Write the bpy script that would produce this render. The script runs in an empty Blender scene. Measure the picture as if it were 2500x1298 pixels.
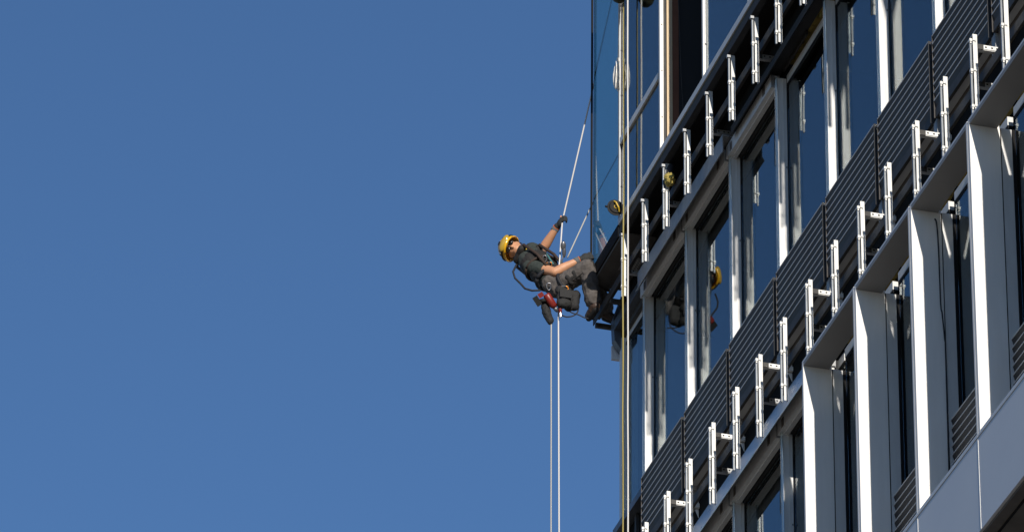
import bpy, bmesh, math, random
from mathutils import Vector, Matrix, noise
random.seed(7)
S = bpy.context.scene
COL = S.collection

# ---------------------------------------------------------------- camera, sky, sun, exposure
cam = bpy.data.cameras.new('camera'); cam_o = bpy.data.objects.new('camera', cam); COL.objects.link(cam_o)
cam.sensor_width = 36.0; cam.lens = 190.786; cam.clip_start = 0.5; cam.clip_end = 20000
FW = Vector((-0.83830171, 0.22986927, 0.49437876)); RT = Vector((0.27022449, 0.96273932, 0.01056978)); UP = Vector((0.47352821, -0.14245391, 0.86918233))
cam_o.matrix_world = Matrix(((RT.x, UP.x, -FW.x, 42.15154), (RT.y, UP.y, -FW.y, -12.91321), (RT.z, UP.z, -FW.z, 1.7), (0, 0, 0, 1)))
S.camera = cam_o

SUN_EL, SUN_AZ = math.radians(18.5), math.radians(3.9)
w = bpy.data.worlds.new('World'); S.world = w; w.use_nodes = True
nt = w.node_tree
sky = nt.nodes.new('ShaderNodeTexSky'); sky.sky_type = 'NISHITA'; sky.sun_disc = False
sky.sun_elevation = SUN_EL; sky.sun_rotation = math.pi/2 + SUN_AZ
sky.altitude = 300; sky.air_density = 1.0; sky.dust_density = 0.0; sky.ozone_density = 6.0
nt.links.new(sky.outputs[0], nt.nodes['Background'].inputs[0])
nt.nodes['Background'].inputs[1].default_value = 0.105
sun = bpy.data.lights.new('sun', 'SUN'); sun.energy = 5.0; sun.angle = math.radians(0.5); sun.color = (1.0, 0.93, 0.83)
sun_o = bpy.data.objects.new('sun', sun); COL.objects.link(sun_o)
sdir = Vector((math.cos(SUN_EL)*math.cos(SUN_AZ), -math.cos(SUN_EL)*math.sin(SUN_AZ), math.sin(SUN_EL)))
sun_o.rotation_euler = sdir.to_track_quat('Z', 'Y').to_euler(); sun_o.location = (20, -20, 60)
S.view_settings.view_transform = 'Standard'; S.view_settings.look = 'None'
S.view_settings.exposure = 0.0; S.view_settings.gamma = 1.0
S.view_settings.use_curve_mapping = False

# ---------------------------------------------------------------- materials
def mat(name, col, rough=0.5, metal=0.0, var=0.0, scale=8.0, bump=0.0, bscale=60.0, stretch=(1, 1, 1), rvar=0.0, spec=0.5, streak=0.0, coat=0.0):
    m = bpy.data.materials.new(name); m.use_nodes = True
    t = m.node_tree; b = t.nodes['Principled BSDF']
    b.inputs['Base Color'].default_value = (*col, 1); b.inputs['Roughness'].default_value = rough; b.inputs['Metallic'].default_value = metal
    b.inputs['Specular IOR Level'].default_value = spec
    if coat: b.inputs['Coat Weight'].default_value = coat
    tc = t.nodes.new('ShaderNodeTexCoord'); mp = t.nodes.new('ShaderNodeMapping'); mp.inputs['Scale'].default_value = stretch
    t.links.new(tc.outputs['Object'], mp.inputs[0])
    if var:
        n = t.nodes.new('ShaderNodeTexNoise'); n.inputs['Scale'].default_value = scale; n.inputs['Detail'].default_value = 6; n.inputs['Roughness'].default_value = 0.6
        t.links.new(mp.outputs[0], n.inputs[0])
        r = t.nodes.new('ShaderNodeMapRange'); r.inputs[1].default_value = 0.25; r.inputs[2].default_value = 0.75
        r.inputs[3].default_value = 1-var; r.inputs[4].default_value = 1+var
        t.links.new(n.outputs[0], r.inputs[0])
        x = t.nodes.new('ShaderNodeMix'); x.data_type = 'RGBA'; x.blend_type = 'MULTIPLY'; x.inputs[0].default_value = 1
        x.inputs[6].default_value = (*col, 1); t.links.new(r.outputs[0], x.inputs[7]); t.links.new(x.outputs[2], b.inputs['Base Color'])
        if rvar:
            r2 = t.nodes.new('ShaderNodeMapRange'); r2.inputs[1].default_value = 0.3; r2.inputs[2].default_value = 0.7
            r2.inputs[3].default_value = rough-rvar; r2.inputs[4].default_value = rough+rvar
            t.links.new(n.outputs[0], r2.inputs[0]); t.links.new(r2.outputs[0], b.inputs['Roughness'])
    if bump:
        n2 = t.nodes.new('ShaderNodeTexNoise'); n2.inputs['Scale'].default_value = bscale; n2.inputs['Detail'].default_value = 4
        t.links.new(mp.outputs[0], n2.inputs[0])
        bp = t.nodes.new('ShaderNodeBump'); bp.inputs['Strength'].default_value = bump; bp.inputs['Distance'].default_value = 0.01
        t.links.new(n2.outputs[0], bp.inputs['Height']); t.links.new(bp.outputs[0], b.inputs['Normal'])
    return m

def glass(name, tint=(1, 1, 1), ior=1.5, rough=0.0):
    m = bpy.data.materials.new(name); m.use_nodes = True; b = m.node_tree.nodes['Principled BSDF']
    b.inputs['Base Color'].default_value = (*tint, 1); b.inputs['Roughness'].default_value = rough
    b.inputs['Transmission Weight'].default_value = 1.0; b.inputs['IOR'].default_value = ior
    t = m.node_tree; tc = t.nodes.new('ShaderNodeTexCoord'); n = t.nodes.new('ShaderNodeTexNoise'); n.inputs['Scale'].default_value = 1.1; n.inputs['Detail'].default_value = 0
    bp = t.nodes.new('ShaderNodeBump'); bp.inputs['Strength'].default_value = 0.25; bp.inputs['Distance'].default_value = 0.004
    t.links.new(tc.outputs['Object'], n.inputs[0]); t.links.new(n.outputs[0], bp.inputs['Height']); t.links.new(bp.outputs[0], b.inputs['Normal'])
    return m

def rope_mat(name, c1, c2, pitch=90.0):
    m = bpy.data.materials.new(name); m.use_nodes = True; t = m.node_tree; b = t.nodes['Principled BSDF']; b.inputs['Roughness'].default_value = 0.85
    tc = t.nodes.new('ShaderNodeTexCoord'); wv = t.nodes.new('ShaderNodeTexWave'); wv.wave_type = 'BANDS'; wv.bands_direction = 'DIAGONAL'
    wv.inputs['Scale'].default_value = pitch/6.28; wv.inputs['Distortion'].default_value = 1.0; wv.inputs['Detail'].default_value = 2
    t.links.new(tc.outputs['Object'], wv.inputs[0])
    x = t.nodes.new('ShaderNodeMix'); x.data_type = 'RGBA'; x.inputs[6].default_value = (*c1, 1); x.inputs[7].default_value = (*c2, 1)
    t.links.new(wv.outputs['Fac'], x.inputs[0]); t.links.new(x.outputs[2], b.inputs['Base Color'])
    return m

M = dict(
    white=mat('white_powdercoat', (0.80, 0.78, 0.745), 0.42, var=0.07, scale=5, rvar=0.08, stretch=(2, 2, .25)),
    panel=mat('panel_white', (0.62, 0.63, 0.65), 0.38, var=0.05, scale=1.5, rvar=0.05),
    soffshade=mat('shaded_soffit', (0.24, 0.235, 0.23), 0.5, var=0.05, scale=2),  # surround white darkened, so the colour carries the shade under the heads
    alu=mat('anodised_aluminium', (0.66, 0.66, 0.65), 0.45, 0.15, var=0.10, scale=6, rvar=0.12, stretch=(6, 6, .5)),
    frame=mat('window_frame', (0.62, 0.62, 0.61), 0.45, 0.05, var=0.08, scale=5, stretch=(4, 4, .6)),
    galv=mat('galvanised_steel', (0.60, 0.62, 0.64), 0.36, 0.75, var=0.22, scale=2.5, rvar=0.14, stretch=(1, 3, 3), bump=0.15, bscale=4),
    galvd=mat('dull_galvanised_steel', (0.34, 0.35, 0.36), 0.55, 0.45, var=0.25, scale=9, rvar=0.1),
    ledge_dark=mat('ledge_painted', (0.040, 0.042, 0.046), 0.7, 0.0, spec=0.2, var=0.25, scale=3),
    channel=mat('channel_zinc', (0.26, 0.28, 0.30), 0.4, 0.5, var=0.15, scale=12),
    zinc=mat('zinc_profile', (0.66, 0.66, 0.64), 0.42, 0.15, var=0.14, scale=12),
    black=mat('black_membrane', (0.010, 0.010, 0.010), 0.9, spec=0.08, var=0.5, scale=4, bump=0.4, bscale=9),
    gasket=mat('black_gasket', (0.010, 0.010, 0.011), 0.8, spec=0.2),
    slabmat=mat('concrete_edge', (0.022, 0.021, 0.021), 0.9, spec=0.1, var=0.35, scale=3, bump=0.3, bscale=20),
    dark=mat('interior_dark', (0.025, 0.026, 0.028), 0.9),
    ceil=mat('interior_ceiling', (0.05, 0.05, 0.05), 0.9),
    louvre=mat('louvre_anthracite', (0.062, 0.057, 0.054), 0.55, 0.0, spec=0.2, var=0.12, scale=5, rvar=0.08),
    lip=mat('louvre_edge_highlight', (0.62, 0.62, 0.61), 0.45, 0.1),  # pale colour paints the light caught along the edges of the dark blades
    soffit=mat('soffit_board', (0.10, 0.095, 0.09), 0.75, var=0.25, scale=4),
    sillbrown=mat('sill_flashing', (0.13, 0.115, 0.10), 0.65, 0.0, spec=0.25, var=0.25, scale=6),
    steel=mat('dark_steel', (0.060, 0.058, 0.056), 0.6, 0.2, spec=0.25, var=0.3, scale=10),
    slate=mat('slate_blue_flashing', (0.10, 0.115, 0.14), 0.45, 0.4, var=0.3, scale=5),
    wood=mat('pale_timber', (0.62, 0.47, 0.30), 0.7, var=0.12, scale=14, stretch=(6, 6, .5)),
    ply=mat('brown_plywood', (0.19, 0.075, 0.04), 0.7, var=0.2, scale=5),
    wool=mat('mineral_wool', (0.32, 0.24, 0.06), 0.95, var=0.5, scale=25, bump=1.0, bscale=50),
    olive=mat('olive_seal', (0.05, 0.048, 0.03), 0.8, var=0.3, scale=8),
    glass=glass('window_glass', (0.62, 0.78, 0.82), 1.40),
    clear=glass('corner_glass', (0.60, 0.80, 0.78), 1.40),
    fin=glass('guide_glass', (0.80, 0.90, 0.92), 1.35, 0.12),
    grout=mat('core_render', (0.35, 0.35, 0.34), 0.8, var=0.1, scale=2),
)

# ---------------------------------------------------------------- mesh helpers; a place in the building is (u along facade, n outwards, z up)
def P(u, n, z): return (u, -n, z)
class MB:
    def __init__(s): s.v = []; s.f = []; s.smooth = False
    def box(s, u0, u1, n0, n1, z0, z1):
        b = len(s.v)
        s.v += [P(u, n, z) for z in (z0, z1) for n in (n0, n1) for u in (u0, u1)]
        # 0:(u0,n0) 1:(u1,n0) 2:(u0,n1) 3:(u1,n1); outward n is -Y
        s.f += [tuple(b+i for i in q) for q in ((0, 1, 3, 2), (4, 6, 7, 5), (2, 3, 7, 6), (0, 4, 5, 1), (0, 2, 6, 4), (1, 5, 7, 3))]
        return s
    def prism(s, prof, u0, u1):     # prof: list of (n,z), extruded along u
        b = len(s.v); k = len(prof)
        s.v += [P(u0, n, z) for n, z in prof]+[P(u1, n, z) for n, z in prof]
        s.f += [tuple(b+i for i in range(k)), tuple(b+k+i for i in reversed(range(k)))]
        for i in range(k):
            j = (i+1) % k; s.f.append((b+i, b+k+i, b+k+j, b+j))
        return s
    def tube(s, pts, rad, seg=8, caps=True):     # pts world Vectors
        pts = [Vector(p) for p in pts]
        if not isinstance(rad, (list, tuple)): rad = [rad]*len(pts)
        b = len(s.v); up = None
        for i, p in enumerate(pts):
            d = (pts[min(i+1, len(pts)-1)]-pts[max(i-1, 0)]).normalized()
            if up is None:
                up = d.orthogonal().normalized()
            a = (up-d*up.dot(d))
            a = a.normalized() if a.length > 1e-5 else d.orthogonal().normalized()
            up = a; c = d.cross(a)
            for k in range(seg):
                t = 2*math.pi*k/seg; s.v.append(tuple(p+(a*math.cos(t)+c*math.sin(t))*rad[i]))
        for i in range(len(pts)-1):
            for k in range(seg):
                q = b+i*seg; s.f.append((q+k, q+(k+1) % seg, q+seg+(k+1) % seg, q+seg+k))
        if caps:
            s.f.append(tuple(b+k for k in reversed(range(seg)))); s.f.append(tuple(b+(len(pts)-1)*seg+k for k in range(seg)))
        return s
    def ellipsoid(s, c, ax, r, seg=14, ring=9):    # ax: three unit Vectors, r three radii
        b = len(s.v); c = Vector(c)
        for i in range(ring+1):
            th = math.pi*i/ring
            for k in range(seg):
                ph = 2*math.pi*k/seg
                s.v.append(tuple(c+ax[0]*r[0]*math.sin(th)*math.cos(ph)+ax[1]*r[1]*math.sin(th)*math.sin(ph)+ax[2]*r[2]*math.cos(th)))
        for i in range(ring):
            for k in range(seg):
                s.f.append((b+i*seg+k, b+(i+1)*seg+k, b+(i+1)*seg+(k+1) % seg, b+i*seg+(k+1) % seg))
        return s
    def mesh(s, name):
        m = bpy.data.meshes.new(name); m.from_pydata([tuple(v) for v in s.v], [], s.f)
        bm = bmesh.new(); bm.from_mesh(m); bmesh.ops.remove_doubles(bm, verts=bm.verts, dist=1e-6); bmesh.ops.recalc_face_normals(bm, faces=bm.faces); bm.to_mesh(m); bm.free()
        return m
    def build(s, name, material, parent=None, smooth=False):
        m = s.mesh(name)
        m.materials.append(M[material] if isinstance(material, str) else material)
        o = bpy.data.objects.new(name, m); COL.objects.link(o); o.parent = parent
        if smooth:
            for p in m.polygons: p.use_smooth = True
        return o
def box(name, material, parent, *a): return MB().box(*a).build(name, material, parent)
def inst(src, parent, loc):
    o = src.copy(); COL.objects.link(o); o.parent = parent; o.location = loc; return o
def tag(o, label, cat, group=None):
    o['label'] = label; o['category'] = cat
    if group: o['group'] = group
    return o
def empty(name, loc=(0, 0, 0), parent=None):
    o = bpy.data.objects.new(name, None); COL.objects.link(o); o.location = loc; o.parent = parent; o.empty_display_size = .2; return o

# ---------------------------------------------------------------- ground
g = MB(); g.v = [(-6000, -6000, 0), (6000, -6000, 0), (6000, 6000, 0), (-6000, 6000, 0)]; g.f = [(0, 1, 2, 3)]
ground = g.build('ground', mat('paving_ground', (0.22, 0.19, 0.15), 0.9, var=0.25, scale=0.08)); ground['kind'] = 'structure'

# ---------------------------------------------------------------- the building
W = 1.315
H = 3.435
OUT = 0.36
CORNER = -0.82
UE = 14.6
def B(k): return 0.13+W*k
bld = tag(empty('office_building'), 'modern office block with silver glass facade under construction', 'building')

# floors, core and rooms (never lit from inside)
for z0, z1 in ((33.62, 34.0), (26.62, 27.02), (23.22, 23.6), (19.45, 19.95)):
    box('slab', 'slabmat', bld, CORNER+.05, UE, -9, -0.16, z0, z1)
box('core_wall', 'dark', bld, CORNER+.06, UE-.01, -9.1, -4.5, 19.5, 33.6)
box('lower_wall', 'grout', bld, CORNER, UE, -9, .05, 0.0, 19.36)
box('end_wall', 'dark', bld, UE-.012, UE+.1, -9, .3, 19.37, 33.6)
for z0, z1 in ((20.0, 23.2), (23.65, 26.6)):
    for u in (4.1, 9.4):
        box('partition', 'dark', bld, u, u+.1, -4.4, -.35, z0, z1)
for z in (26.4, 22.96):
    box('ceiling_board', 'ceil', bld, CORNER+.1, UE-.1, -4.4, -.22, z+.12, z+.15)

def spandrel_back(ztop, zbot, u0, u1):
    box('spandrel_membrane', 'black', bld, u0, u1, -.155, -.035, zbot, ztop)

# --- a storey's windows: mullions, frames and panes
def mullion(k, z0, z1):
    u = B(k)
    o = box('mullion', 'alu', bld, u-.045, u, .024, .113, z0, z1)
    MB().box(u-.075, u-.0455, .0, .085, z0, z1).build('side_strip', 'frame', o)
    # fine pressure-cap groove and fold lines on the face the street sees
    MB().box(u-.001, u+.004, .106, .1125, z0, z1).build('cap_edge', 'zinc', o)
    MB().box(u-.001, u+.0035, .052, .058, z0, z1).build('fold_line', 'zinc', o)
    MB().box(u-.06, u+.008, .0, .0235, z0, z1).build('gasket', 'gasket', o)
    MB().box(u+.0, u+.012, .1135, .133, z0-.05, z1).build('guide_rail', 'fin', o)
    for zz in (z1-.9, z1-1.9):
        MB().box(u, u+.006, .03, .037, zz, zz+.014).build('screw', 'gasket', o)
    return o
def window(k0, k1, z0, z1, ul=None, ur=None, dn=0.015):
    ua = B(k0)+.0085 if ul is None else ul
    ub = B(k1)-.075 if ur is None else ur
    win = MB().box(ua, ub, -.04+dn, .006+dn, z0, z0+.06).build('window', 'frame', bld)
    box('head_rail', 'frame', win, ua, ub, -.04+dn, .007+dn, z1-.075, z1)
    box('head_gasket', 'gasket', win, ua, ub, -.035+dn, .004+dn, z1-.105, z1-.0755)
    box('pane', 'glass', win, ua, ub, -.007+dn, -.001+dn, z0+.0605, z1-.106)
    return win

MID0, MID1 = 23.62, 26.42
LOW0, LOW1 = 20.16, 22.985
for k in range(0, 10):
    mullion(k, MID0, MID1)
    window(k, k+1, MID0, MID1+.03)
for k in range(0, 10):
    if k < 4:
        mullion(k, LOW0, LOW1)
        window(k, k+1, LOW0, LOW1+.03, ur=None if k < 3 else .26+W*4-.1)
    else:
        window(k, k+1, LOW0, LOW1-.02, ul=.26+W*k+.031, ur=.26+W*(k+1)-.102, dn=.055)
# corner bay of the middle storey
box('corner_post', 'alu', bld, CORNER-.03, CORNER+.05, -.10, .06, 24.47, 26.42)
box('end_wall', 'grout', bld, CORNER-.028, CORNER+.03, -9, -.101, 19.37, 26.95)
window(-1, 0, 24.47, MID1+.03, ul=CORNER+.051)
box('corner_sill', 'slate', bld, CORNER-.06, B(0)-.077, -.03, .115, 24.36, 24.43)
box('corner_spandrel', 'black', bld, CORNER, B(0)-.08, -.15, .02, 23.6, 24.355)
box('corner_spandrel_strip', 'steel', bld, CORNER+.1, CORNER+.16, .021, .05, 23.7, 24.355)
box('corner_spandrel_strip', 'steel', bld, CORNER+.42, CORNER+.47, .021, .05, 23.7, 24.355)
box('corner_post', 'steel', bld, CORNER-.03, CORNER+.05, -.10, .06, 20.2, 23.6)
window(-1, 0, LOW0, LOW1+.03, ul=CORNER+.051)

# --- spandrel backs
spandrel_back(27.0, 26.52, CORNER+.02, UE)
spandrel_back(23.62, 23.08, CORNER+.02, UE)
box('spandrel_sheet', 'black', bld, CORNER+.04, UE, -.0345, .02, 26.60, 26.98)
box('spandrel_sheet', 'black', bld, CORNER+.04, UE, -.0345, .02, 23.14, 23.60)
# mineral wool showing above the window heads without blind boxes
def wool(u0, u1, z):
    m = MB(); n = 26
    for i in range(n):
        a = u0+(u1-u0)*i/n; b = u0+(u1-u0)*(i+1)/n+.02
        d = random.uniform(-.01, .045)
        m.box(a, b, -.05, .0+d, z+random.uniform(-.02, .0), z+.16+random.uniform(-.05, .05))
    return m.build('insulation_batt', 'wool', bld)
wool(B(3)+.05, B(4)-.1, 26.56); wool(B(4)+.05, B(5)-.1, 26.56)
for k in range(4, 9): wool(B(k)+.05, B(k+1)-.1, 23.11)

# --- rails, ledges and brackets of both spandrels
def lrail(u0, u1, ztop):
    m = MB(); m.box(u0, u1, .262, .27, ztop-.085, ztop); m.box(u0, u1, .20, .2618, ztop-.008, ztop)
    return m.build('rail', 'steel', bld)
lrail(-1.03, 8.0, 26.73)
lrail(-.55, UE, 23.30)
# bright folded ledge above the blind boxes
def ledge(u0, u1, zt, zb, n, material, end=True):
    prof = [(n-.14, zt-.004), (n, zt), (n, zb+.03), (n+.022, zb), (n+.019, zb-.006), (n-.008, zb+.024), (n-.008, zt-.012), (n-.14, zt-.016)]
    m = MB(); m.prism(prof, u0, u1); return m.build('ledge', material, bld)
for i, (a, b) in enumerate(((.2, 1.48), (1.484, 2.80))): ledge(a, b, 26.565, 26.365, .20, 'galvd')
ledge(2.95, 8.0, 26.56, 26.45, .17, 'ledge_dark')
e = .25
while e < 5.4:
    ledge(e, min(e+1.312, 5.45), 23.12, 22.95, .20, 'galv'); e += W
ledge(-.6, .246, 23.12, 22.95, .20, 'galv')
# wall-side flashing of the slab corner
m = MB(); m.prism([(-.15, 26.98), (.02, 26.98), (.135, 26.62), (.125, 26.40), (.06, 26.30), (-.15, 26.30)], CORNER-.07, CORNER+.02); m.build('corner_flashing', 'slate', bld)
box('slab_edge_flashing', 'slate', bld, CORNER+.02, .2, .0205, .13, 26.50, 26.60)
box('slab_edge_flashing', 'steel', bld, CORNER+.02, B(0)-.1, -.03, .06, 26.43, 26.50)
box('corner_flashing', 'panel', bld, CORNER-.13, CORNER-.1, .035, .115, 26.255, 26.40)
box('corner_flashing', 'steel', bld, CORNER-.12, CORNER-.075, .03, .10, 26.401, 26.62)

# --- external blind boxes at the window heads
def blind_box(k, dz=0):
    ua, ub = B(k)-.06, B(k+1)-.10
    z0, z1 = 26.375+dz, 26.50+dz
    m = MB().box(ua, ub, .052, .135, z0, z1); m.box(ua+.01, ub-.01, .06, .10, z0-.018, z0-.0002)
    o = m.build('blind_box', 'alu', bld)
    box('end_cap', 'galvd', o, ub, ub+.012, .055, .132, z0+.003, z1-.003)
    MB().box(ub-.22, ub-.16, .134, .1395, z0+.03, z1-.01).build('tape', 'sillbrown', o)
    MB().box(ua+.12, ua+.17, .134, .1395, z0+.015, z1-.03).build('tape', 'sillbrown', o)
    box('blind_slats', 'dark', o, ua+.08, ub-.02, .0, .045, z0-.012, z0+.075)
for k in (0, 1, 2): blind_box(k)
for k in (1, 2, 3): blind_box(k, -H)
for k in range(3, 6): box('head_plate', 'steel', bld, B(k)-.02, B(k)+.62, .03, .05, 26.50, 26.74)

# --- mounting posts with clamps (half-bay spacing)
def post(u, z0, z1, zs, over, short):
    o = MB().box(u-.03, u-.004, .304, .310, z0, z1)
    o.box(u-.004, u, .304, .339, z0, z1+over); 
    o = o.build('mounting_post', 'zinc', bld)
    c = MB(); c.box(u-.02, u-.006, .350, .364, z0-short, z1-.03); c.box(u-.0059, u-.001, .350, .3535, z0-short, z1-.03); c.box(u-.0059, u-.001, .3605, .364, z0-short, z1-.03)
    c.build('back_channel', 'channel', o)
    for z in zs:
        q = MB(); q.box(u-.018, u+.010, .347, .368, z, z+.024); q.box(u-.010, u+.004, .351, .364, z-.016, z-.0002)
        q.tube([P(u+.006, .350, z+.013), P(u+.006, .318, z+.013)], .0035, 6); q.box(u+.0005, u+.012, .318, .323, z+.004, z+.022)
        q.build('clamp', 'zinc', o)
    return o
for j in range(-2, 12):
    u = .22+W/2*(j)+W*0 if False else 1.535+W/2*(j)
    if u < 0: pass
    jz = random.uniform(-.012, .012); u += random.uniform(-.012, .012)
    post(u, 26.29+jz, 26.95+jz, (26.375+jz, 26.66+jz*.3), 0, .022+random.uniform(-.01, .01))
    tp = MB().box(u-.022, u+.008, .345, .377, 26.92, 26.945); tp.build('post_cap', 'galvd', bld)
for j in range(-3, 14):
    u = 1.535+W/2*j
    jz = random.uniform(-.012, .012); u += random.uniform(-.012, .012)
    post(u, 22.84+jz, 23.585+jz, (22.965+jz, 23.275+jz*.2, 23.545+jz*.6), .035, .018+random.uniform(-.01, .01))

# --- brackets that carry the rails, square to the facade
def bracket(u, z, gus=True):
    m = MB()
    m.box(u-.006, u, .0, .235, z+.006, z+.042); m.box(u-.045, u-.0061, .0, .285, z, z+.005); m.box(u-.045, u-.0061, .0, .255, z+.037, z+.042)
    o = m.build('bracket', 'alu' if gus else 'galvd', bld)  # duller colour stands in for the weaker light on the lower brackets
    box('end_plate', 'steel', o, u-.045, u+.001, .2355, .285, z+.001, z+.044)
    for a in (.06, .12, .16, .21):
        box('slot_hole', 'gasket', o, u-.0005, u+.0015, a, a+.014, z+.018, z+.030)
    if gus:
        p = MB(); p.prism([(.021, z+.045), (.085, z+.045), (.021, z+.14)], u-.03, u-.024); p.build('gusset', 'alu', o)
        p = MB(); p.prism([(.021, z-.01), (.055, z-.01), (.021, z-.09)], u-.03, u-.024); p.build('gusset', 'alu', o)
for k in range(0, 9):
    u = 2.80-2*W+W*k
    bracket(u, 23.52); bracket(u, 23.19, False)
for k in range(0, 5): bracket(.12+W*k, 26.60, False)
# the two brackets at the far corner
m = MB().box(-.99, -.95, .02, .262, 26.60, 26.642); m.build('bracket', 'steel', bld)
m = MB().box(-.50, -.46, .02, .262, 26.60, 26.642); m.build('bracket', 'steel', bld)

# --- louvre panels
bl = MB(); L0, L1 = 0.0, 1.0
def louvre_panel(ua, ub, ztop, nbl, n0=.125, pitch=.0745):
    zb = ztop-nbl*pitch
    pan = MB().box(ua+.01, ub-.006, n0-.006, n0-.0025, zb-.0035, ztop-.01).build('louvre_panel', 'gasket', bld)  # added dark backing sheet, keeps sunlight from showing between the blades
    box('stile', 'ledge_dark', pan, ub-.0055, ub, n0+.008, n0+.0315, zb-.086, ztop+.001)
    box('stile', 'louvre', pan, ua-.006, ua-.0005, n0-.02, n0+.0315, zb-.086, ztop+.001)
    box('bottom_rail', 'steel', pan, ua, ub-.006, n0-.005, n0+.022, zb-.085, zb-.004)
    me = None
    for i in range(nbl):
        z = ztop-i*pitch
        if me is None:
            b = MB()
            b.prism([(n0-.002, z), (n0+.026, z), (n0+.026, z-.010), (n0+.008, z-.074), (n0+.001, z-.074), (n0+.015, z-.014), (n0-.002, z-.008)], ua, ub-.006)
            me = b.build('blade', 'louvre', pan)
            ml = MB().box(ua, ub-.006, n0+.0265, n0+.031, z-.0095, z-.0005).build('blade_lip', 'lip', pan)
        else:
            inst(me, pan, (0, 0, -i*pitch)); inst(ml, pan, (0, 0, -i*pitch))
    return pan
for k in range(0, 9): louvre_panel(B(k)+.030, B(k+1)-.055, 24.455, 9)
for k in range(0, 9):
    o = box('sill_flashing', 'sillbrown', bld, B(k)+.03, B(k+1)-.08, .03, .04, 23.60, 23.74)
    box('sill_lip', 'lip', o, B(k)+.03, B(k+1)-.08, .0405, .135, 23.736, 23.742)
    box('sill_stub', 'galvd', bld, B(k)-.06, B(k)+.02, .045, .13, 23.52, 23.70)

# --- white window surrounds of the lower storey
FT, FB = 22.79, 20.15
def surround(k):
    ua = .26+W*k; ub = ua+W-.018
    s = box('window_surround', 'white', bld, ua, ua+.028, .176, .42, FB, FT)                     # far jamb
    box('edge_trim', 'panel', s, ua-.014, ua-.001, .395, .417, FB, FT)
    box('jamb', 'white', s, ub-.028, ub, .176, .42, FB, FT)
    box('head', 'soffshade', s, ua+.0285, ub-.0285, .20, .4195, FT-.03, FT-.001)
    box('head_edge', 'panel', s, ua, ub, .385, .4205, FT+.001, FT+.02)
    box('inner_seal', 'gasket', s, ua+.0, ua+.020, .166, .1755, FB, FT-.02)
    box('inner_trim', 'frame', s, ua-.10, ua+.026, .082, .1655, FB, FT-.02)
    box('inner_gasket', 'gasket', s, ua-.10, ua+.030, .040, .0815, FB, FT-.02)
    box('sill', 'panel', s, ua+.0285, ub-.0285, .18, .4195, FB, FB+.025)
    return s
for k in range(4, 10):
    surround(k)
    box('sill_rail', 'frame', bld, B(k)+.01, B(k+1)-.08, .02, .10, 20.98, 21.035)
    louvre_panel(B(k)+.012, B(k+1)-.085, 20.97, 8, n0=.12)
    box('sill_panel', 'panel', bld, .26+W*k-.006, .26+W*(k+1)-.014, .10, .425, 19.385, 20.125)
    box('joint_strip', 'white', bld, .26+W*(k+1)-.0135, .26+W*(k+1)-.0065, .12, .4275, 19.39, 20.12)
    box('panel_trim', 'frame', bld, .26+W*k-.006, .26+W*(k+1)-.014, .40, .43, 20.128, 20.145)
for k in range(-1, 4):
    box('sill_panel', 'black', bld, max(CORNER, .26+W*k-.006), .26+W*(k+1)-.014, -.10, .10, 19.40, 20.15)
box('soffit_board', 'sillbrown', bld, CORNER, UE, .06, .40, 19.365, 19.395)
box('soffit_groove', 'gasket', bld, 5.0, UE, .30, .315, 19.355, 19.3645)

# --- upper storey: flush outer glazing, glass corner
UB, UT = 27.17, 33.6
GN = .33
box('trim', 'frame', bld, CORNER+.92, UE, .26, OUT, 27.105, 27.17)
box('trim_seal', 'olive', bld, CORNER+.92, UE, .24, OUT-.012, 27.06, 27.1045)
box('trim_flashing', 'ledge_dark', bld, CORNER+.92, UE, .25, OUT-.004, 26.985, 27.0595)
box('corner_trim', 'gasket', bld, CORNER, CORNER+.919, .27, OUT, 26.98, 27.115)
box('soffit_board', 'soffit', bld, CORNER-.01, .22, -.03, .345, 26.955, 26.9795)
box('soffit_edge', 'steel', bld, CORNER-.035, CORNER-.011, .16, .34, 26.935, 26.98)
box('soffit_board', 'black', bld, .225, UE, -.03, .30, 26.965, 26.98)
# perforated plate under the corner
pp = box('perforated_plate', 'galvd', bld, -.42, -.16, .02, .20, 26.935, 26.94)
hole = MB().box(-.40, -.385, .04, .05, 26.9335, 26.9349).build('slot_hole', 'white', pp)
for i in range(6):
    for j in range(5):
        if i+j: inst(hole, pp, (i*.038, -j*.032, 0))
box('upper_floor', 'slabmat', bld, CORNER+.02, UE, -.16, .26, 26.981, 27.10)
def up_mullion(k):
    u = B(k); nb = GN-.004 if k else .342
    o = box('mullion', 'white' if k else 'galvd', bld, u-.035, u, nb, OUT, UB, UT)
    box('gasket', 'steel', o, u-.085, u+.004, GN-.026, nb-.0005, UB, UT)
    for i in range(12): box('screw', 'gasket', o, u-.001, u+.005, OUT-.022, OUT-.015, 27.5+.5*i, 27.512+.5*i)
    return o
for k in range(0, 10): up_mullion(k)
box('corner_mullion', 'gasket', bld, CORNER-.005, CORNER+.016, .344, OUT, 27.116, UT)
pane = box('corner_pane', 'clear', bld, CORNER+.0225, B(0)-.0905, GN-.006, GN+.006, 27.118, UT)
pane = box('corner_pane', 'clear', bld, CORNER+.0, CORNER+.012, -.10, GN+.004, 27.118, UT)
for k in (0, 2, 3, 4):
    box('upper_pane', 'glass', bld, B(k)+.0045, B(k+1)-.091, GN-.006, GN+.006, UB+.003, UT)
box('transom', 'alu', bld, B(0)+.0045, B(1)-.091, GN+.0065, GN+.024, 27.965, 28.035)
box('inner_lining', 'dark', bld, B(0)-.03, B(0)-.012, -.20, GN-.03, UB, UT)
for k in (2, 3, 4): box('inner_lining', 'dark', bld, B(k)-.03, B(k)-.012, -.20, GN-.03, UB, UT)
box('timber_batten', 'wood', bld, B(1)-.085, B(1)-.005, .238, .292, UB, UT)
box('timber_batten', 'gasket', bld, B(1)-.085, B(1)-.015, .2925, .301, UB, UT)
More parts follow.
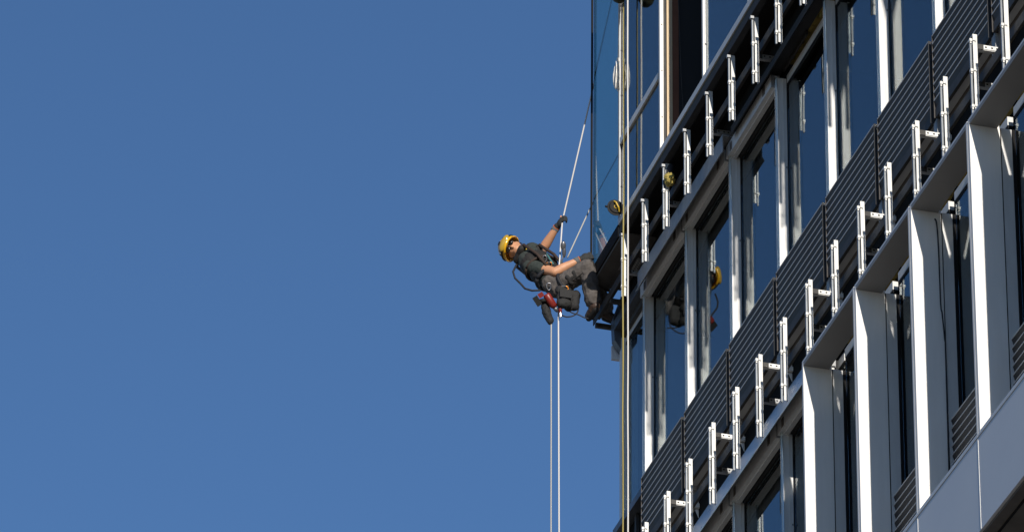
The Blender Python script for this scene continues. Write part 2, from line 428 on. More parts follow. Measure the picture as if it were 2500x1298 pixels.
box('plywood_reveal', 'ply', bld, B(1)-.085, B(1)-.012, .175, .2375, UB, UT)
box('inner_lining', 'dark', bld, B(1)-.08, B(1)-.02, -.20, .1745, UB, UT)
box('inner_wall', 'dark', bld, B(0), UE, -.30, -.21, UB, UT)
MB().tube([P(B(1)-.004, .19, 30.0), P(B(1)+.01, .185, 28.9), P(B(1)+.03, .165, 28.0), P(B(1)+.05, .14, 27.2)], .004, 6).build('loose_cable', 'steel', bld)

# ---------------------------------------------------------------- the rope worker
MM = dict(
    skin=mat('skin', (0.52, 0.26, 0.145), 0.55, var=0.12, scale=18),
    shirt=mat('charcoal_shirt', (0.028, 0.036, 0.032), 0.9, var=0.25, scale=20, bump=0.4, bscale=40),
    vest=mat('black_vest', (0.014, 0.012, 0.011), 0.8, var=0.4, scale=14, bump=0.4, bscale=40),
    strap=mat('brown_strap', (0.035, 0.02, 0.014), 0.8, var=0.3, scale=30),
    webbing=mat('black_webbing', (0.012, 0.013, 0.018), 0.75),
    trousers=mat('brown_grey_trousers', (0.090, 0.079, 0.073), 0.9, var=0.35, scale=12, bump=0.5, bscale=35),
    pad=mat('knee_patch', (0.016, 0.015, 0.015), 0.85, var=0.3, scale=12),
    boot=mat('boot_leather', (0.055, 0.032, 0.022), 0.55, var=0.45, scale=14),
    sole=mat('boot_sole', (0.015, 0.014, 0.014), 0.8),
    glove=mat('dark_glove', (0.020, 0.021, 0.021), 0.8, var=0.3, scale=30),
    cuff=mat('glove_cuff', (0.10, 0.105, 0.11), 0.85),
    orange=mat('orange_thread', (0.55, 0.13, 0.04), 0.7),
    helmet=mat('yellow_helmet', (0.80, 0.42, 0.010), 0.32, var=0.06, scale=9, coat=0.3),
    hdark=mat('helmet_black', (0.02, 0.02, 0.02), 0.5),
    yellow=mat('yellow_cloth', (0.70, 0.45, 0.02), 0.85),
    lens=mat('dark_lens', (0.01, 0.01, 0.012), 0.12),
    visor=mat('amber_visor', (0.42, 0.27, 0.03), 0.15, coat=0.4),
    hair=mat('dark_hair', (0.03, 0.02, 0.014), 0.7),
    red=mat('red_plastic', (0.19, 0.018, 0.013), 0.4, var=0.1, scale=20),
    blackp=mat('black_plastic', (0.014, 0.014, 0.014), 0.7, spec=0.25),
    bag=mat('black_canvas', (0.014, 0.014, 0.015), 0.8, bump=0.5, bscale=50),
    olivebag=mat('olive_canvas', (0.035, 0.036, 0.016), 0.85, var=0.3, scale=15),
    steelb=mat('bright_steel', (0.62, 0.62, 0.64), 0.25, 0.9),
    grey=mat('grey_alloy', (0.16, 0.165, 0.18), 0.35, 0.6),
    ogold=mat('orange_alloy', (0.75, 0.26, 0.03), 0.35, 0.5),
    teal=mat('teal_webbing', (0.05, 0.16, 0.17), 0.8),
    sponge=mat('yellow_sponge', (0.36, 0.28, 0.07), 0.95, var=0.5, scale=60, bump=1.0, bscale=90),
    amber=mat('yellow_plastic', (0.50, 0.32, 0.02), 0.4),
    wrope=rope_mat('white_rope', (0.80, 0.78, 0.74), (0.42, 0.40, 0.40), 260),
    yrope=rope_mat('yellow_rope', (0.44, 0.36, 0.11), (0.20, 0.16, 0.05), 260),
    grope=rope_mat('grey_rope', (0.55, 0.54, 0.50), (0.25, 0.25, 0.24), 260),
    cord=mat('white_cord', (0.80, 0.77, 0.72), 0.85, var=0.2, scale=60),
    drope=mat('dark_cord', (0.02, 0.02, 0.025), 0.8),
)
M.update(MM)
V = lambda a: Vector(P(*a))
G = lambda a: (a[0]+.13, a[1]+.037, a[2]-.077)     # where the worker's gear hangs
J = {k: V(v) for k, v in dict(
    pelvis=(-.99, .638, 27.018), chest=(-1.204, .831, 27.377), hip_r=(-.928, .639, 26.94), hip_l=(-1.059, .594, 27.076),
    sh_r=(-1.098, .872, 27.231), sh_l=(-1.301, .797, 27.53), knee_r=(-.657, .436, 27.062), ank_r=(-.77, .339, 26.729), toe_r=(-.88, .358, 26.67),
    knee_l=(-.788, .39, 27.061), ank_l=(-1.02, .134, 26.826), toe_l=(-.98, .024, 26.715), elb_r=(-.864, .695, 27.07), wri_r=(-.802, .479, 27.201),
    hand_r=(-.777, .405, 27.236), elb_l=(-1.509, .644, 27.665), wri_l=(-1.324, .555, 27.832), hand_l=(-1.257, .53, 27.868),
    neck=(-1.251, .875, 27.44), head=(-1.352, .97, 27.538)).items()}
def lerp(a, b, t): return a+(b-a)*t
AX = (Vector((1, 0, 0)), Vector((0, 1, 0)), Vector((0, 0, 1)))
def blob(name, parts, material, parent=None, voxel=.008, smooth=4, wrinkle=0.0, wscale=.06):
    m = MB()
    for p in parts:
        if p[0] == 't':
            pts, rr = p[1], p[2]
            fine_p, fine_r = [], []
            for i in range(len(pts)-1):
                for q in range(6):
                    fine_p.append(lerp(pts[i], pts[i+1], q/6)); fine_r.append(rr[i]+(rr[i+1]-rr[i])*q/6)
            fine_p.append(pts[-1]); fine_r.append(rr[-1])
            m.tube(fine_p, fine_r, 14)
            for q, r in zip(pts, rr): m.ellipsoid(q, AX, (r*.995,)*3, 14, 9)
        else:
            m.ellipsoid(p[1], p[2], p[3], 20, 12)
    me = bpy.data.meshes.new(name); me.from_pydata([tuple(v) for v in m.v], [], m.f)
    o = bpy.data.objects.new(name, me); COL.objects.link(o)
    r = o.modifiers.new('r', 'REMESH'); r.mode = 'VOXEL'; r.voxel_size = voxel
    s = o.modifiers.new('s', 'SMOOTH'); s.iterations = smooth; s.factor = .5
    if wrinkle:
        tx = bpy.data.textures.new(name, 'CLOUDS'); tx.noise_scale = wscale; tx.noise_depth = 2
        d = o.modifiers.new('d', 'DISPLACE'); d.texture = tx; d.strength = wrinkle; d.mid_level = .5; d.texture_coords = 'GLOBAL'
    bpy.context.view_layer.update()
    dg = bpy.context.evaluated_depsgraph_get()
    nm = bpy.data.meshes.new_from_object(o.evaluated_get(dg))
    bpy.data.objects.remove(o); bpy.data.meshes.remove(me)
    nm.name = name; nm.materials.clear(); nm.materials.append(M[material])
    for p in nm.polygons: p.use_smooth = True
    o = bpy.data.objects.new(name, nm); COL.objects.link(o); o.parent = parent
    return o
# torso frame
taxis = (J['chest']-J['pelvis']).normalized()
side = (J['sh_r']-J['sh_l']); side = (side-taxis*side.dot(taxis)).normalized()
front = taxis.cross(side)
if front.y < 0: front = -front
# head frame
hc = (RT*-.86+UP*.26+FW*.42).normalized()
hg = (FW*-.70+RT*.62-UP*.10); hg = (hg-hc*hg.dot(hc)).normalized()
hs = hc.cross(hg).normalized()
HD = J['head']
def torso(grow):
    g = grow
    return [('e', lerp(J['pelvis'], J['chest'], .05), (side, front, taxis), (.150+g, .108+g, .12+g)),
            ('e', lerp(J['pelvis'], J['chest'], .42), (side, front, taxis), (.150+g, .108+g, .17+g)),
            ('e', lerp(J['pelvis'], J['chest'], .80), (side, front, taxis), (.175+g, .122+g, .19+g)),
            ('t', [J['sh_l'], J['chest'], J['sh_r']], [.075+g, .095+g, .075+g])]
def leg(sd, g, to=1.0):
    h, k, a = J['hip_'+sd], J['knee_'+sd], J['ank_'+sd]
    out = [('t', [h, lerp(h, k, .5), k], [.088+g, .078+g, .060+g])]
    e = lerp(k, a, to); w_ = .012*(g > 0); out.append(('t', [k, lerp(k, e, .4), e], [.058+g, .058+g+w_, .042+g+2*w_]))
    return out
def arm(sd, g, t0=0, t1=2):
    s, e, w_ = J['sh_'+sd], J['elb_'+sd], J['wri_'+sd]
    return [('t', [s, lerp(s, e, .5), e], [.060+g, .054+g, .045+g]), ('t', [e, lerp(e, w_, .30), w_], [.045+g, .048+g, .031+g])]
def palm(sd): return J['hand_'+sd]
head_parts = [('e', HD, (hs, hg, hc), (.074, .092, .110)), ('e', HD-hc*.055+hg*.030, (hs, hg, hc), (.058, .062, .062)),
              ('t', [J['neck']-taxis*.03, lerp(J['neck'], HD, .6)], [.062, .055]),
              ('e', HD-hc*.020+hg*.095, (hs, hg, hc), (.013, .020, .024)),
              ('e', HD-hc*.062+hg*.084, (hs, hg, hc), (.024, .010, .006)), ('e', HD-hc*.075+hg*.082, (hs, hg, hc), (.020, .009, .006)),
              ('e', HD-hc*.098+hg*.070, (hs, hg, hc), (.022, .020, .016)),
              ('e', HD-hc*.012+hs*.074, (hs, hg, hc), (.012, .020, .030)), ('e', HD-hc*.012-hs*.074, (hs, hg, hc), (.012, .020, .030))]
def foot(sd):
    a, t = J['ank_'+sd], J['toe_'+sd]; d = (t-a); d.z = 0; d.normalize(); return a, t, d
man = tag(empty('person', tuple(J['pelvis'])), 'person in yellow helmet and dark work clothes hanging on ropes beside the glass corner', 'person')
man_inv = Matrix.Translation(-J['pelvis'])
body = blob('body', torso(-.012)+leg('r', -.008)+leg('l', -.008)+arm('r', 0)+arm('l', 0)+head_parts, 'skin', None, .0065, 3)

shirt = blob('shirt', torso(.004)+[('t', [J['sh_r'], lerp(J['sh_r'], J['elb_r'], .48)], [.074, .066]), ('t', [J['sh_l'], lerp(J['sh_l'], J['elb_l'], .42)], [.072, .064])], 'shirt', None, .008, 4, .014, .05)
vest = blob('vest', [('e', lerp(J['pelvis'], J['chest'], .45), (side, front, taxis), (.166, .128, .15)), ('e', lerp(J['pelvis'], J['chest'], .76), (side, front, taxis), (.184, .140, .165)),
                     ('t', [J['chest']+side*.10+taxis*.07-front*.05, J['chest']+side*.10+taxis*.07+front*.07], [.045, .04]), ('t', [J['chest']-side*.10+taxis*.07-front*.05, J['chest']-side*.10+taxis*.07+front*.07], [.045, .04])], 'vest', None, .008, 3, .010, .04)
trousers = blob('trousers', [('e', lerp(J['pelvis'], J['chest'], .02), (side, front, taxis), (.160, .118, .110))]+leg('r', .014, .90)+leg('l', .014, .92), 'trousers', None, .008, 3, .022, .055)
kp = [blob('knee_patch', [('e', J['knee_'+sd]+(J['knee_'+sd]-J['hip_'+sd]).normalized()*.012, AX, (.062, .064, .070))], 'pad', None, .008, 3) for sd in 'rl']
h_, k_ = J['hip_r'], J['knee_r']; td = (k_-h_).normalized(); tn = (-FW-td*(-FW).dot(td)).normalized(); tb_ = td.cross(tn)
pk_ = blob('pocket', [('t', [lerp(h_, k_, .45)+tn*.075-tb_*.03, lerp(h_, k_, .45)+tn*.075+tb_*.03], [.028, .028]), ('t', [lerp(h_, k_, .66)+tn*.062-tb_*.03, lerp(h_, k_, .66)+tn*.062+tb_*.03], [.026, .026]), ('t', [lerp(h_, k_, .45)+tn*.075, lerp(h_, k_, .66)+tn*.062], [.028, .026])], 'pad', None, .008, 2, .008, .02)
sm = MB(); sm.tube([h_+tn*.104, lerp(h_, k_, .5)+tn*.096+tb_*.02, k_+tn*.078+tb_*.02], .003, 5); sm_ = sm.build('seam', 'pad', None, True)
clothes = [body, shirt, vest, trousers, pk_, sm_]+kp
for sd in 'rl':
    a, t, d = foot(sd)
    up = ((J['knee_'+sd]-a).normalized()+Vector((0, 0, 1))).normalized()
    b = blob('boot', [('t', [a+up*.07, a, a-up*.03], [.062, .056, .052]), ('t', [a-up*.035-d*.035, lerp(a, t, .55)-up*.03, t-up*.012], [.046, .046, .038])], 'boot', None, .007, 3, .006, .03)
    so = blob('sole', [('t', [a-up*.068-d*.04, lerp(a, t, .5)-up*.058, t-up*.036], [.034, .036, .030])], 'sole', None, .007, 2)
    lc = MB()
    for i in range(4):
        q = lerp(a, t, .18+.16*i)+up*(.024-.006*i); sv = d.cross(up).normalized(); lc.tube([q-sv*.03, q+up*.012, q+sv*.03], .004, 5)
    clothes += [b, so, lc.build('lace', 'hdark')]
# hands: palm, four curled fingers and a thumb, gloved with bare fingertips
def hand(sd, grip, inward):
    w0, h0 = J['wri_'+sd], J['hand_'+sd]; d = (h0-w0).normalized()
    g_ = (grip-d*grip.dot(d)).normalized(); c = (inward-d*inward.dot(d)-g_*inward.dot(g_)).normalized()
    parts = [('t', [w0-d*.02, w0+d*.02], [.034, .034]), ('e', h0-d*.012, (g_, c, d), (.046, .024, .050))]
    tips = []
    for i, L in enumerate((.90, 1.0, .95, .78)):
        b0 = h0+d*.030+g_*(.030-.020*i); p1 = b0+d*.022*L+c*.008; p2 = p1+c*.026*L+d*.004; p3 = p2+c*.010-d*.022*L
        parts.append(('t', [b0, p1, p2, p3], [.0108, .0105, .0098, .0088])); tips.append(p3)
    tb = h0-d*.025+g_*.040+c*.008; t1 = tb+g_*.030+c*.012+d*.010; t2 = t1+g_*.028+d*.012
    parts.append(('t', [tb, t1, t2], [.014, .012, .010]))
    gl = blob('glove', parts, 'glove', None, .004, 2)
    tp = blob('fingertip', [('t', [t2-g_*.004, t2+g_*.012+d*.004], [.0102, .0085])], 'skin', None, .003, 2)
    cf = MB().tube([w0-d*.045, w0-d*.03, w0+d*.004], [.036, .0375, .037], 14).build('glove_cuff', 'cuff', None, True)
    th = MB().tube([w0+d*.0045, w0+d*.010], [.0376, .0376], 14).build('cuff_band', 'orange', None, True)
    return [gl, tp, cf, th]
clothes += hand('l', Vector((-.15, .1, 1)), Vector((.6, .5, 0)))
clothes += hand('r', (UP*-.8-RT*.4-FW*.4), Vector((0, .7, -.8)))
# helmet: dome, rim, vents, badge, goggles, chin strap
hb = HD+hc*.026
def dome(r, t0, t1, seg=28, ring=12, grow=1.0):
    m = MB(); b = 0
    for i in range(ring+1):
        th = t0+(t1-t0)*i/ring
        for k in range(seg):
            ph = 2*math.pi*k/seg; fb = math.sin(ph)
            rr = 1+.03*math.cos(3*ph)*math.sin(th)
            m.v.append(tuple(hb+(hs*r[0]*math.sin(th)*math.cos(ph)+hg*r[1]*math.sin(th)*fb)*grow+hc*r[2]*math.cos(th)*grow))
    for i in range(ring):
        for k in range(seg): m.f.append((i*seg+k, (i+1)*seg+k, (i+1)*seg+(k+1) % seg, i*seg+(k+1) % seg))
    return m
hr = (.120, .146, .128)
hm = dome(hr, 0.02, 1.62)
helmet = hm.build('helmet', 'helmet', None, True)
so_ = helmet.modifiers.new('s', 'SOLIDIFY'); so_.thickness = .007; so_.offset = -1
def hp(th, ph, k=1.0): return hb+(hs*hr[0]*math.sin(th)*math.cos(ph)+hg*hr[1]*math.sin(th)*math.sin(ph))*k+hc*hr[2]*math.cos(th)*k
def on_helmet(name, th, ph, rs, rt, rz, m_):
    n_ = (hp(th, ph)-hb).normalized(); a = (hc-n_*hc.dot(n_)).normalized(); b = n_.cross(a)
    q = MB(); c0 = hp(th, ph, 1.0)
    for dz in (-.006, .004):
        for sx, sy in ((-1, -1), (1, -1), (1, 1), (-1, 1)): q.v.append(tuple(c0+b*rs*sx+a*rt*sy+n_*dz))
    q.f = [(0, 1, 2, 3), (4, 7, 6, 5), (0, 4, 5, 1), (1, 5, 6, 2), (2, 6, 7, 3), (3, 7, 4, 0)]
    o = q.build(name, m_); o.parent = helmet; return o
rim = MB(); rim.tube([hp(1.62, 2*math.pi*i/28, 1.02) for i in range(29)], .0075, 6); r_o = rim.build('rim', 'helmet', helmet, True)
pk = MB(); pk.tube([hp(1.60, math.pi/2+x*.16, 1.10-.012*abs(x)) for x in range(-5, 6)], .012, 8); pk.build('peak', 'helmet', helmet, True)
# which side of the helmet faces the street
tow = -FW; ph0 = math.atan2(tow.dot(hg), tow.dot(hs))
on_helmet('badge', .80, ph0-.15, .018, .018, 0, 'hdark')
for dph, th_, a_, b_ in ((-.95, .98, .008, .022), (-.62, 1.12, .007, .018), (.55, 1.18, .008, .018), (.95, 1.15, .007, .016), (-.2, 1.25, .014, .006), (.15, 1.28, .012, .006)): on_helmet('vent', th_, ph0+dph, a_, b_, 0, 'hdark')
gb = MB(); gb.tube([hp(1.34, 2*math.pi*i/28, 1.035) for i in range(29)], .009, 6); gb.build('goggle_strap', 'hdark', helmet, True)
gg = MB(); gg.ellipsoid(hb+hg*.142+hc*.024, (hs, hg, hc), (.090, .028, .040), 18, 10); gg.build('goggles', 'visor', helmet, True)
gl_ = MB()
for sx in (-1, 1): gl_.ellipsoid(HD+hc*.012+hg*.088+hs*.034*sx, (hs, hg, hc), (.032, .014, .022), 14, 8)
gl_.tube([HD+hc*.015-hs*.078-hg*.0, HD+hc*.016-hs*.060+hg*.082, HD+hc*.018+hg*.098, HD+hc*.016+hs*.060+hg*.082, HD+hc*.015+hs*.078], .005, 6)
specs = gl_.build('sunglasses', 'lens', None, True)
cs = MB()
for sx in (-1, 1): cs.tube([hb+hs*.085*sx-hc*.01, HD+hs*.078*sx-hc*.06+hg*.01, HD-hc*.125+hg*.045], .006, 6)
chin = cs.build('chin_strap', 'webbing', None, True)
hair = blob('hair', [('e', HD-hg*.030-hc*.01, (hs, hg, hc), (.079, .074, .085))], 'hair', None, .006, 2)
collar = blob('neck_cloth', [('t', [J['neck']-hs*.04+hg*.03, J['neck']+hg*.055+hc*.015, J['neck']+hs*.04+hg*.03], [.026, .028, .026]), ('t', [J['neck']+hg*.05, J['neck']+hg*.055-taxis*.05], [.024, .012])], 'yellow', None, .006, 2, .008, .02)
clothes += [helmet, specs, chin, hair, collar]
# harness: belt, leg loops, shoulder straps, chest plate
def ring(c, ax1, ax2, r1, r2, rad, name, m_, a0=0, a1=2*math.pi, n=26):
    q = MB(); q.tube([c+ax1*r1*math.cos(a0+(a1-a0)*i/n)+ax2*r2*math.sin(a0+(a1-a0)*i/n) for i in range(n+1)], rad, 8); return q.build(name, m_, None, True)
har = ring(lerp(J['pelvis'], J['chest'], .22), side, front, .170, .128, .019, 'harness', 'webbing')
hparts = [ring(lerp(J['pelvis'], J['chest'], .62), side, front, .178, .142, .013, 'chest_strap', 'strap')]
for sx in (-1, 1):
    c0 = J['chest']
    q = MB(); q.tube([lerp(J['pelvis'], J['chest'], .25)+side*.10*sx+front*.135, lerp(J['pelvis'], J['chest'], .65)+side*.10*sx+front*.150, c0+side*.095*sx+taxis*.07+front*.115, c0+side*.085*sx+taxis*.125, c0+side*.08*sx+taxis*.06-front*.13, lerp(J['pelvis'], c0, .3)-front*.14], .015, 8)
    hparts.append(q.build('shoulder_strap', 'strap', None, True))
for sd in 'rl':
    h, k = J['hip_'+sd], J['knee_'+sd]; d = (k-h).normalized(); a = d.orthogonal().normalized(); b = d.cross(a)
    hparts.append(ring(lerp(h, k, .22), a, b, .105, .105, .016, 'leg_loop', 'webbing'))
q = MB(); q.tube([V(G((-1.25, .965, 27.32))), V(G((-1.25, 1.0, 27.235))), V(G((-1.235, .985, 27.16))), V(G((-1.2, .94, 27.09))), V(G((-1.18, .90, 27.03))), V(G((-1.14, .84, 26.995))), V(G((-1.1, .77, 26.99)))], .010, 8); hparts.append(q.build('loose_strap', 'webbing', None, True))
q = MB(); q.tube([lerp(J['pelvis'], J['chest'], .25)+front*.15+side*.03, lerp(J['pelvis'], J['chest'], .62)+front*.16], .010, 6); hparts.append(q.build('front_strap', 'teal', None, True))
for o in hparts: o.parent = har
clothes += [har]
for o in clothes:
    o.parent = man; o.matrix_parent_inverse = man_inv

# ---------------------------------------------------------------- ropes
def rope(name, pts, rad, m_, label, group=None, wob=0.0):
    pts = [V(p) for p in pts]; out = []
    for i in range(len(pts)-1):
        L = (pts[i+1]-pts[i]).length; n = max(2, int(L/.10))
        for q in range(n):
            p = lerp(pts[i], pts[i+1], q/n)
            if wob: p = p+Vector((noise.noise(p*1.7), noise.noise(p*1.7+Vector((5, 3, 1))), 0))*wob
            out.append(p)
    out.append(pts[-1])
    m = MB(); m.tube(out, rad, 8); o = m.build(name, m_, None, True)
    return tag(o, label, 'rope', group)
rope('rope', [(-1.2, -.1, 31.2), (-1.08, .064, 30.38), (-.87, .352, 29.045), (-1.242, .510, 27.908), (-1.242, .519, 27.853), (-.89, .644, 27.20), (-.87, .660, 26.963), (-.87, .648, 25.7), (-.87, .635, 24.32), (-.87, .622, 23.0), (-.87, .622, 18.5)], .0075, 'wrope', 'white rope gripped in the raised glove of the worker')
rope('rope', [(-1.62, -1.1, 31.1), (-1.3, -.396, 29.443), (-1.15, -.038, 28.679), (-1.0, .31, 27.911), (-.99, .537, 27.323)], .0065, 'grope', 'grey rope running from the chest gear up behind the glass corner')
rope('rope', [(-.87, .727, 26.54), (-.87, .72, 25.5), (-.87, .713, 24.3), (-.87, .707, 18.5)], .0065, 'grope', 'thin grey rope hanging free below the black tool bag', wob=.002)
rope('rope', [(.42, .405, 31.3), (.42, .40, 27.4), (.43, .41, 26.3), (.40, .40, 25.2), (.42, .405, 18.5)], .0075, 'yrope', 'yellow rope hanging straight down past the glass corner post', wob=.006)
rope('rope', [(.553, .405, 31.3), (.553, .40, 27.0), (.556, .40, 18.5)], .0078, 'wrope', 'white rope hanging straight beside the yellow rope', wob=.003)

# ---------------------------------------------------------------- gear on the worker
def carabiner(loc, ax1, ax2, a, b, rad, m_, label):
    c = V(G(loc)); q = MB(); pts = []
    for i in range(25):
        t = 2*math.pi*i/24; pts.append(c+ax1*a*math.cos(t)+ax2*b*math.sin(t)*(1+.25*math.cos(t)))
    q.tube(pts, rad, 6); o = q.build('carabiner', m_, None, True)
    MB().tube([c+ax1*a*.55+ax2*b, c-ax1*a*.4+ax2*b*.92], rad*1.5, 8).build('gate', 'grey', o)
    return tag(o, label, 'carabiner')
carabiner((-1.00, .715, 26.985), UP, RT, .034, .020, .0055, 'steelb', 'bright steel hook clipped above the red drill')
carabiner((-1.06, .70, 27.26), RT, UP, .030, .022, .0055, 'ogold', 'orange carabiner clipped on the worker chest strap')
carabiner((-1.10, .73, 27.34), UP, RT, .030, .018, .005, 'steelb', 'silver carabiner beside the worker collar')
carabiner((-.90, .60, 26.93), RT, UP, .045, .020, .0065, 'ogold', 'flat orange buckle ring on the black tool pouch')
# rope clamp
c = V(G((-1.005, .575, 27.42))); q = MB(); q.ellipsoid(c+UP*.03, (RT, FW, UP), (.026, .016, .045), 14, 9); q.ellipsoid(c-UP*.03+RT*.008, (RT, FW, UP), (.019, .014, .055), 14, 9)
asc = tag(q.build('rope_clamp', 'grey', None, True), 'grey rope clamp device on the white rope at chest height', 'rope clamp')
MB().tube([c+UP*.05-RT*.01, c+UP*.075, c+UP*.05+RT*.016, c+UP*.02+RT*.02], .006, 6).build('cam', 'blackp', asc)
MB().tube([c-UP*.06+RT*.0, c-UP*.14-RT*.02], .007, 6).build('link', 'steelb', asc)
# tool pouch
def box_at(c, ax, r, m=None):
    m = m or MB(); b = len(m.v)
    for z in (-1, 1):
        for y in (-1, 1):
            for x in (-1, 1): m.v.append(tuple(c+ax[0]*r[0]*x+ax[1]*r[1]*y+ax[2]*r[2]*z))
    m.f += [tuple(b+i for i in f) for f in ((0, 1, 3, 2), (4, 6, 7, 5), (0, 4, 5, 1), (2, 3, 7, 6), (0, 2, 6, 4), (1, 5, 7, 3))]
    return m
Z = Vector((0, 0, 1)); Y = Vector((0, 1, 0)); X = Vector((1, 0, 0))
pu = blob('tool_pouch', [('e', V(G((-.93, .585, 26.84))), (Y, X, Z), (.072, .05, .085)), ('t', [V(G((-.93, .63, 26.92))), V(G((-.93, .55, 26.92)))], [.045, .04]), ('t', [V(G((-.93, .61, 26.78))), V(G((-.93, .55, 26.785)))], [.05, .045])], 'bag', None, .008, 2, .014, .03)
tag(pu, 'black canvas tool pouch hanging from the worker belt', 'pouch')
box_at(V(G((-.876, .585, 26.86))), (Y, X, Z), (.058, .006, .040)).build('flap', 'bag', pu)
big = blob('seat_bag', [('t', [V(G((-1.0, .53, 26.93))), V(G((-1.0, .45, 26.93)))], [.048, .048]), ('t', [V(G((-1.0, .53, 26.82))), V(G((-1.0, .46, 26.81)))], [.05, .045]), ('t', [V(G((-1.0, .52, 26.93))), V(G((-1.0, .52, 26.80)))], [.05, .05]), ('t', [V(G((-1.0, .45, 26.94))), V(G((-1.0, .46, 26.81)))], [.045, .04])], 'bag', None, .009, 1, .012, .03)
tag(big, 'large black bag hanging under the worker thighs', 'bag')
# drill
dc = V(G((-.93, .725, 26.80))); da = (RT*.55-UP*.85).normalized(); dbx = FW.cross(da).normalized()
if dbx.dot(RT) > 0: dbx = -dbx
drill = tag(empty('drill', tuple(dc)), 'red and black cordless drill hanging from the harness', 'drill')
dp = []
q = MB(); q.tube([dc-da*.065, dc-da*.05, dc+da*.06, dc+da*.085], [.026, .037, .036, .024], 12); dp.append(q.build('motor_housing', 'red', None, True))
q = MB(); q.tube([dc+da*.0855, dc+da*.11, dc+da*.135], [.021, .020, .010], 12); dp.append(q.build('chuck', 'grey', None, True))
q = MB(); q.tube([dc-da*.02+dbx*.025, dc-da*.04+dbx*.085], [.019, .021], 10); dp.append(q.build('handle', 'blackp', None, True))
dp.append(box_at(dc-da*.055+dbx*.105, (da, FW, dbx), (.048, .034, .026)).build('battery', 'blackp'))
dp.append(box_at(dc-da*.085+dbx*.045, (da, FW, dbx), (.022, .030, .026)).build('battery_cover', 'red'))
for o in dp: o.parent = drill; o.matrix_parent_inverse = Matrix.Translation(-dc)
tb = blob('tool_bag', [('t', [V(G((-1.0, .76, 26.80))), V(G((-1.0, .735, 26.70))), V(G((-1.0, .70, 26.605)))], [.034, .044, .030]), ('t', [V(G((-1.0, .74, 26.72))), V(G((-1.0, .70, 26.62)))], [.04, .036])], 'bag', None, .007, 2, .014, .03)
tag(tb, 'black drop shaped tool bag hanging behind the red drill', 'bag')
q = MB(); q.ellipsoid(V(G((-.95, .62, 26.79))), (da, FW, dbx), (.045, .026, .026), 12, 8); q.tube([V(G((-.95, .62, 26.79))), V(G((-.95, .615, 26.69)))], .016, 10)
rt = tag(q.build('red_tool', 'red', None, True), 'small red hand tool hanging beside the white rope', 'tool')
MB().tube([V(G((-.95, .615, 26.6895))), V(G((-.95, .612, 26.645)))], .011, 10).build('shank', 'steelb', rt)
def cord(pts, rad, m_, label, cat='cord', gear=True):
    p = [V(G(x) if gear else x) for x in pts]; out = []
    for i in range(len(p)-1):
        p0, p1, p2, p3 = p[max(i-1, 0)], p[i], p[i+1], p[min(i+2, len(p)-1)]
        for k in range(6):
            t = k/6; out.append(.5*((2*p1)+(p2-p0)*t+(2*p0-5*p1+4*p2-p3)*t*t+(3*p1-p0-3*p2+p3)*t**3))
    out.append(p[-1]); q = MB(); q.tube(out, rad, 6); return tag(q.build('cord', m_, None, True), label, cat)
cord([(-1.0, .585, 26.82), (-1.0, .50, 26.745), (-.99, .423, 26.72), (-.985, .36, 26.695), (-.985, .27, 26.69)], .006, 'drope', 'thin black cord running from tool bag to the steel rail')
cord([(-1.0, .60, 26.70), (-1.0, .54, 26.685), (-1.0, .47, 26.71), (-1.0, .43, 26.76), (-1.0, .425, 26.83)], .007, 'drope', 'short black cord looped under the worker bag')

# ---------------------------------------------------------------- things left on the facade
# suction lifter on the end pane
cc = V((.25, .428, 27.20)); q = MB(); q.tube([cc-X*.012, cc], [.080, .083], 28); q.tube([cc+X*.0005, cc+X*.012], [.066, .058], 24)
q.tube([cc+Y*-.075-X*.005, cc-Y*.10-X*.005], [.012, .010], 8)
cup = tag(q.build('suction_lifter', 'blackp', None), 'round black suction lifter with yellow handle hanging at the clear glass corner', 'suction cup')
q = MB(); q.tube([cc+X*.0125, cc+X*.020], [.022, .020], 20); q.build('base_disc', 'amber', cup)
q = MB(); q.tube([cc+X*.018+Z*.055-Y*.02, cc+X*.045+Z*.03-Y*.01, cc+X*.045-Z*.02+Y*.015, cc+X*.018-Z*.05+Y*.03], .008, 8); q.build('handle', 'amber', cup)
MB().tube([cc+X*.021, cc+X*.028], [.016, .014], 12).build('pump_button', 'blackp', cup)
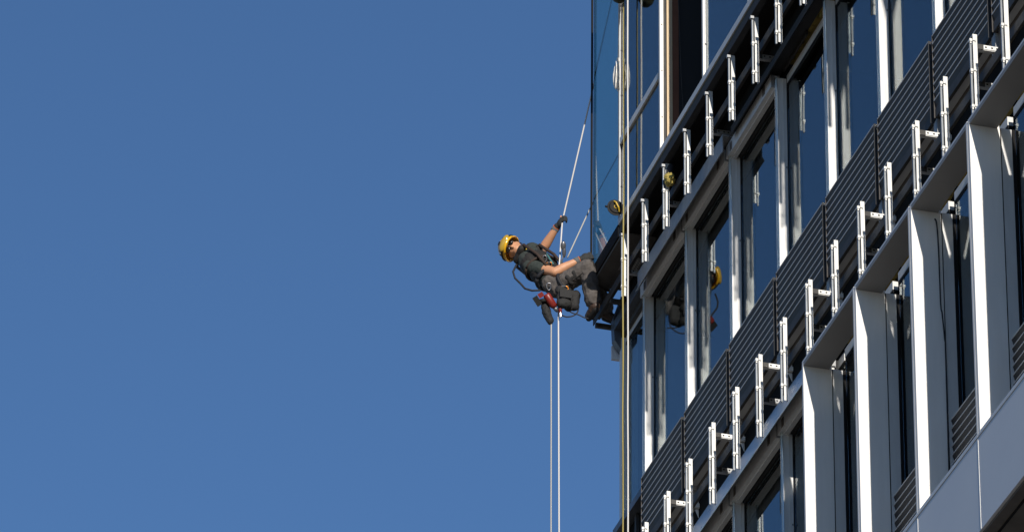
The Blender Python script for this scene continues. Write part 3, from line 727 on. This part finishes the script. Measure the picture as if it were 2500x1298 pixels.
# coil of white cord
q = MB(); c0 = V((.125, .368, 28.72)); loops = []
for i in range(420):
    t = i/420*2*math.pi*22; k = int(i/420*22); rr = .35+.65*abs(math.sin(k*2.4+.6))
    loops.append(c0+Vector((math.sin(t)*.05*rr, math.sin(t+k*.9)*.017*rr+.008*math.sin(k*1.7)-.012, math.cos(t)*.15*rr*(1+.12*math.sin(k*5.3))-.03*(1-rr)*2)))
q.tube(loops, .0032, 5); q.tube([V((.168, .37, 30.6)), V((.16, .37, 29.3)), V((.135, .37, 29.0)), c0+Z*.20, c0+Z*.13], .0045, 5)
for i in range(3): q.tube([c0+Z*(.17+.012*i)+Y*.012, c0+Z*(.172+.012*i)-Y*.012], .010, 6)
tag(q.build('cord_coil', 'cord', None, True), 'hank of white cord hanging in front of the clear glass corner', 'cord')
# rope bag hanging at the top of the picture
rb = blob('rope_bag', [('e', V((.52, .47, 29.52)), (X, Y, Z), (.16, .095, .23)), ('t', [V((.52, .47, 29.6)), V((.52, .47, 30.1))], [.10, .11])], 'olivebag', None, .015, 2, .02, .06)
tag(rb, 'dark olive rope bag hanging above the white and yellow ropes', 'bag')
# sponge left on a mounting post
def lump(name, c, r, m_, amp, fs):
    q = MB(); q.ellipsoid(c, AX, r, 30, 20); 
    for i, v in enumerate(q.v):
        v = Vector(v); d = (v-c); k = 1+amp*noise.noise(v*fs)+amp*.6*noise.noise(v*fs*2.3); q.v[i] = tuple(c+d*k)
    return q.build(name, m_, None, True)
sp = lump('sponge', V((1.60, .318, 26.76)), (.06, .050, .062), 'sponge', .35, 34)
tag(sp, 'ball of yellow fibre wool stuck to a mounting post', 'fibre wool')
MB().tube([V((1.58, .315, 26.81)), V((1.55, .30, 26.90)), V((1.52, .27, 26.96))], [.03, .034, .03], 10).build('black_sleeve', 'drope', sp, True)
# loose cable in a white surround
cord([(8.185, .23, 22.70), (8.19, .218, 22.66), (8.192, .21, 22.46), (8.195, .208, 21.957), (8.20, .20, 21.86), (8.20, .186, 21.64), (8.20, .183, 21.53), (8.195, .185, 20.5)], .006, 'drope', 'black cable with plugs hanging inside a white window surround', 'cable', False)
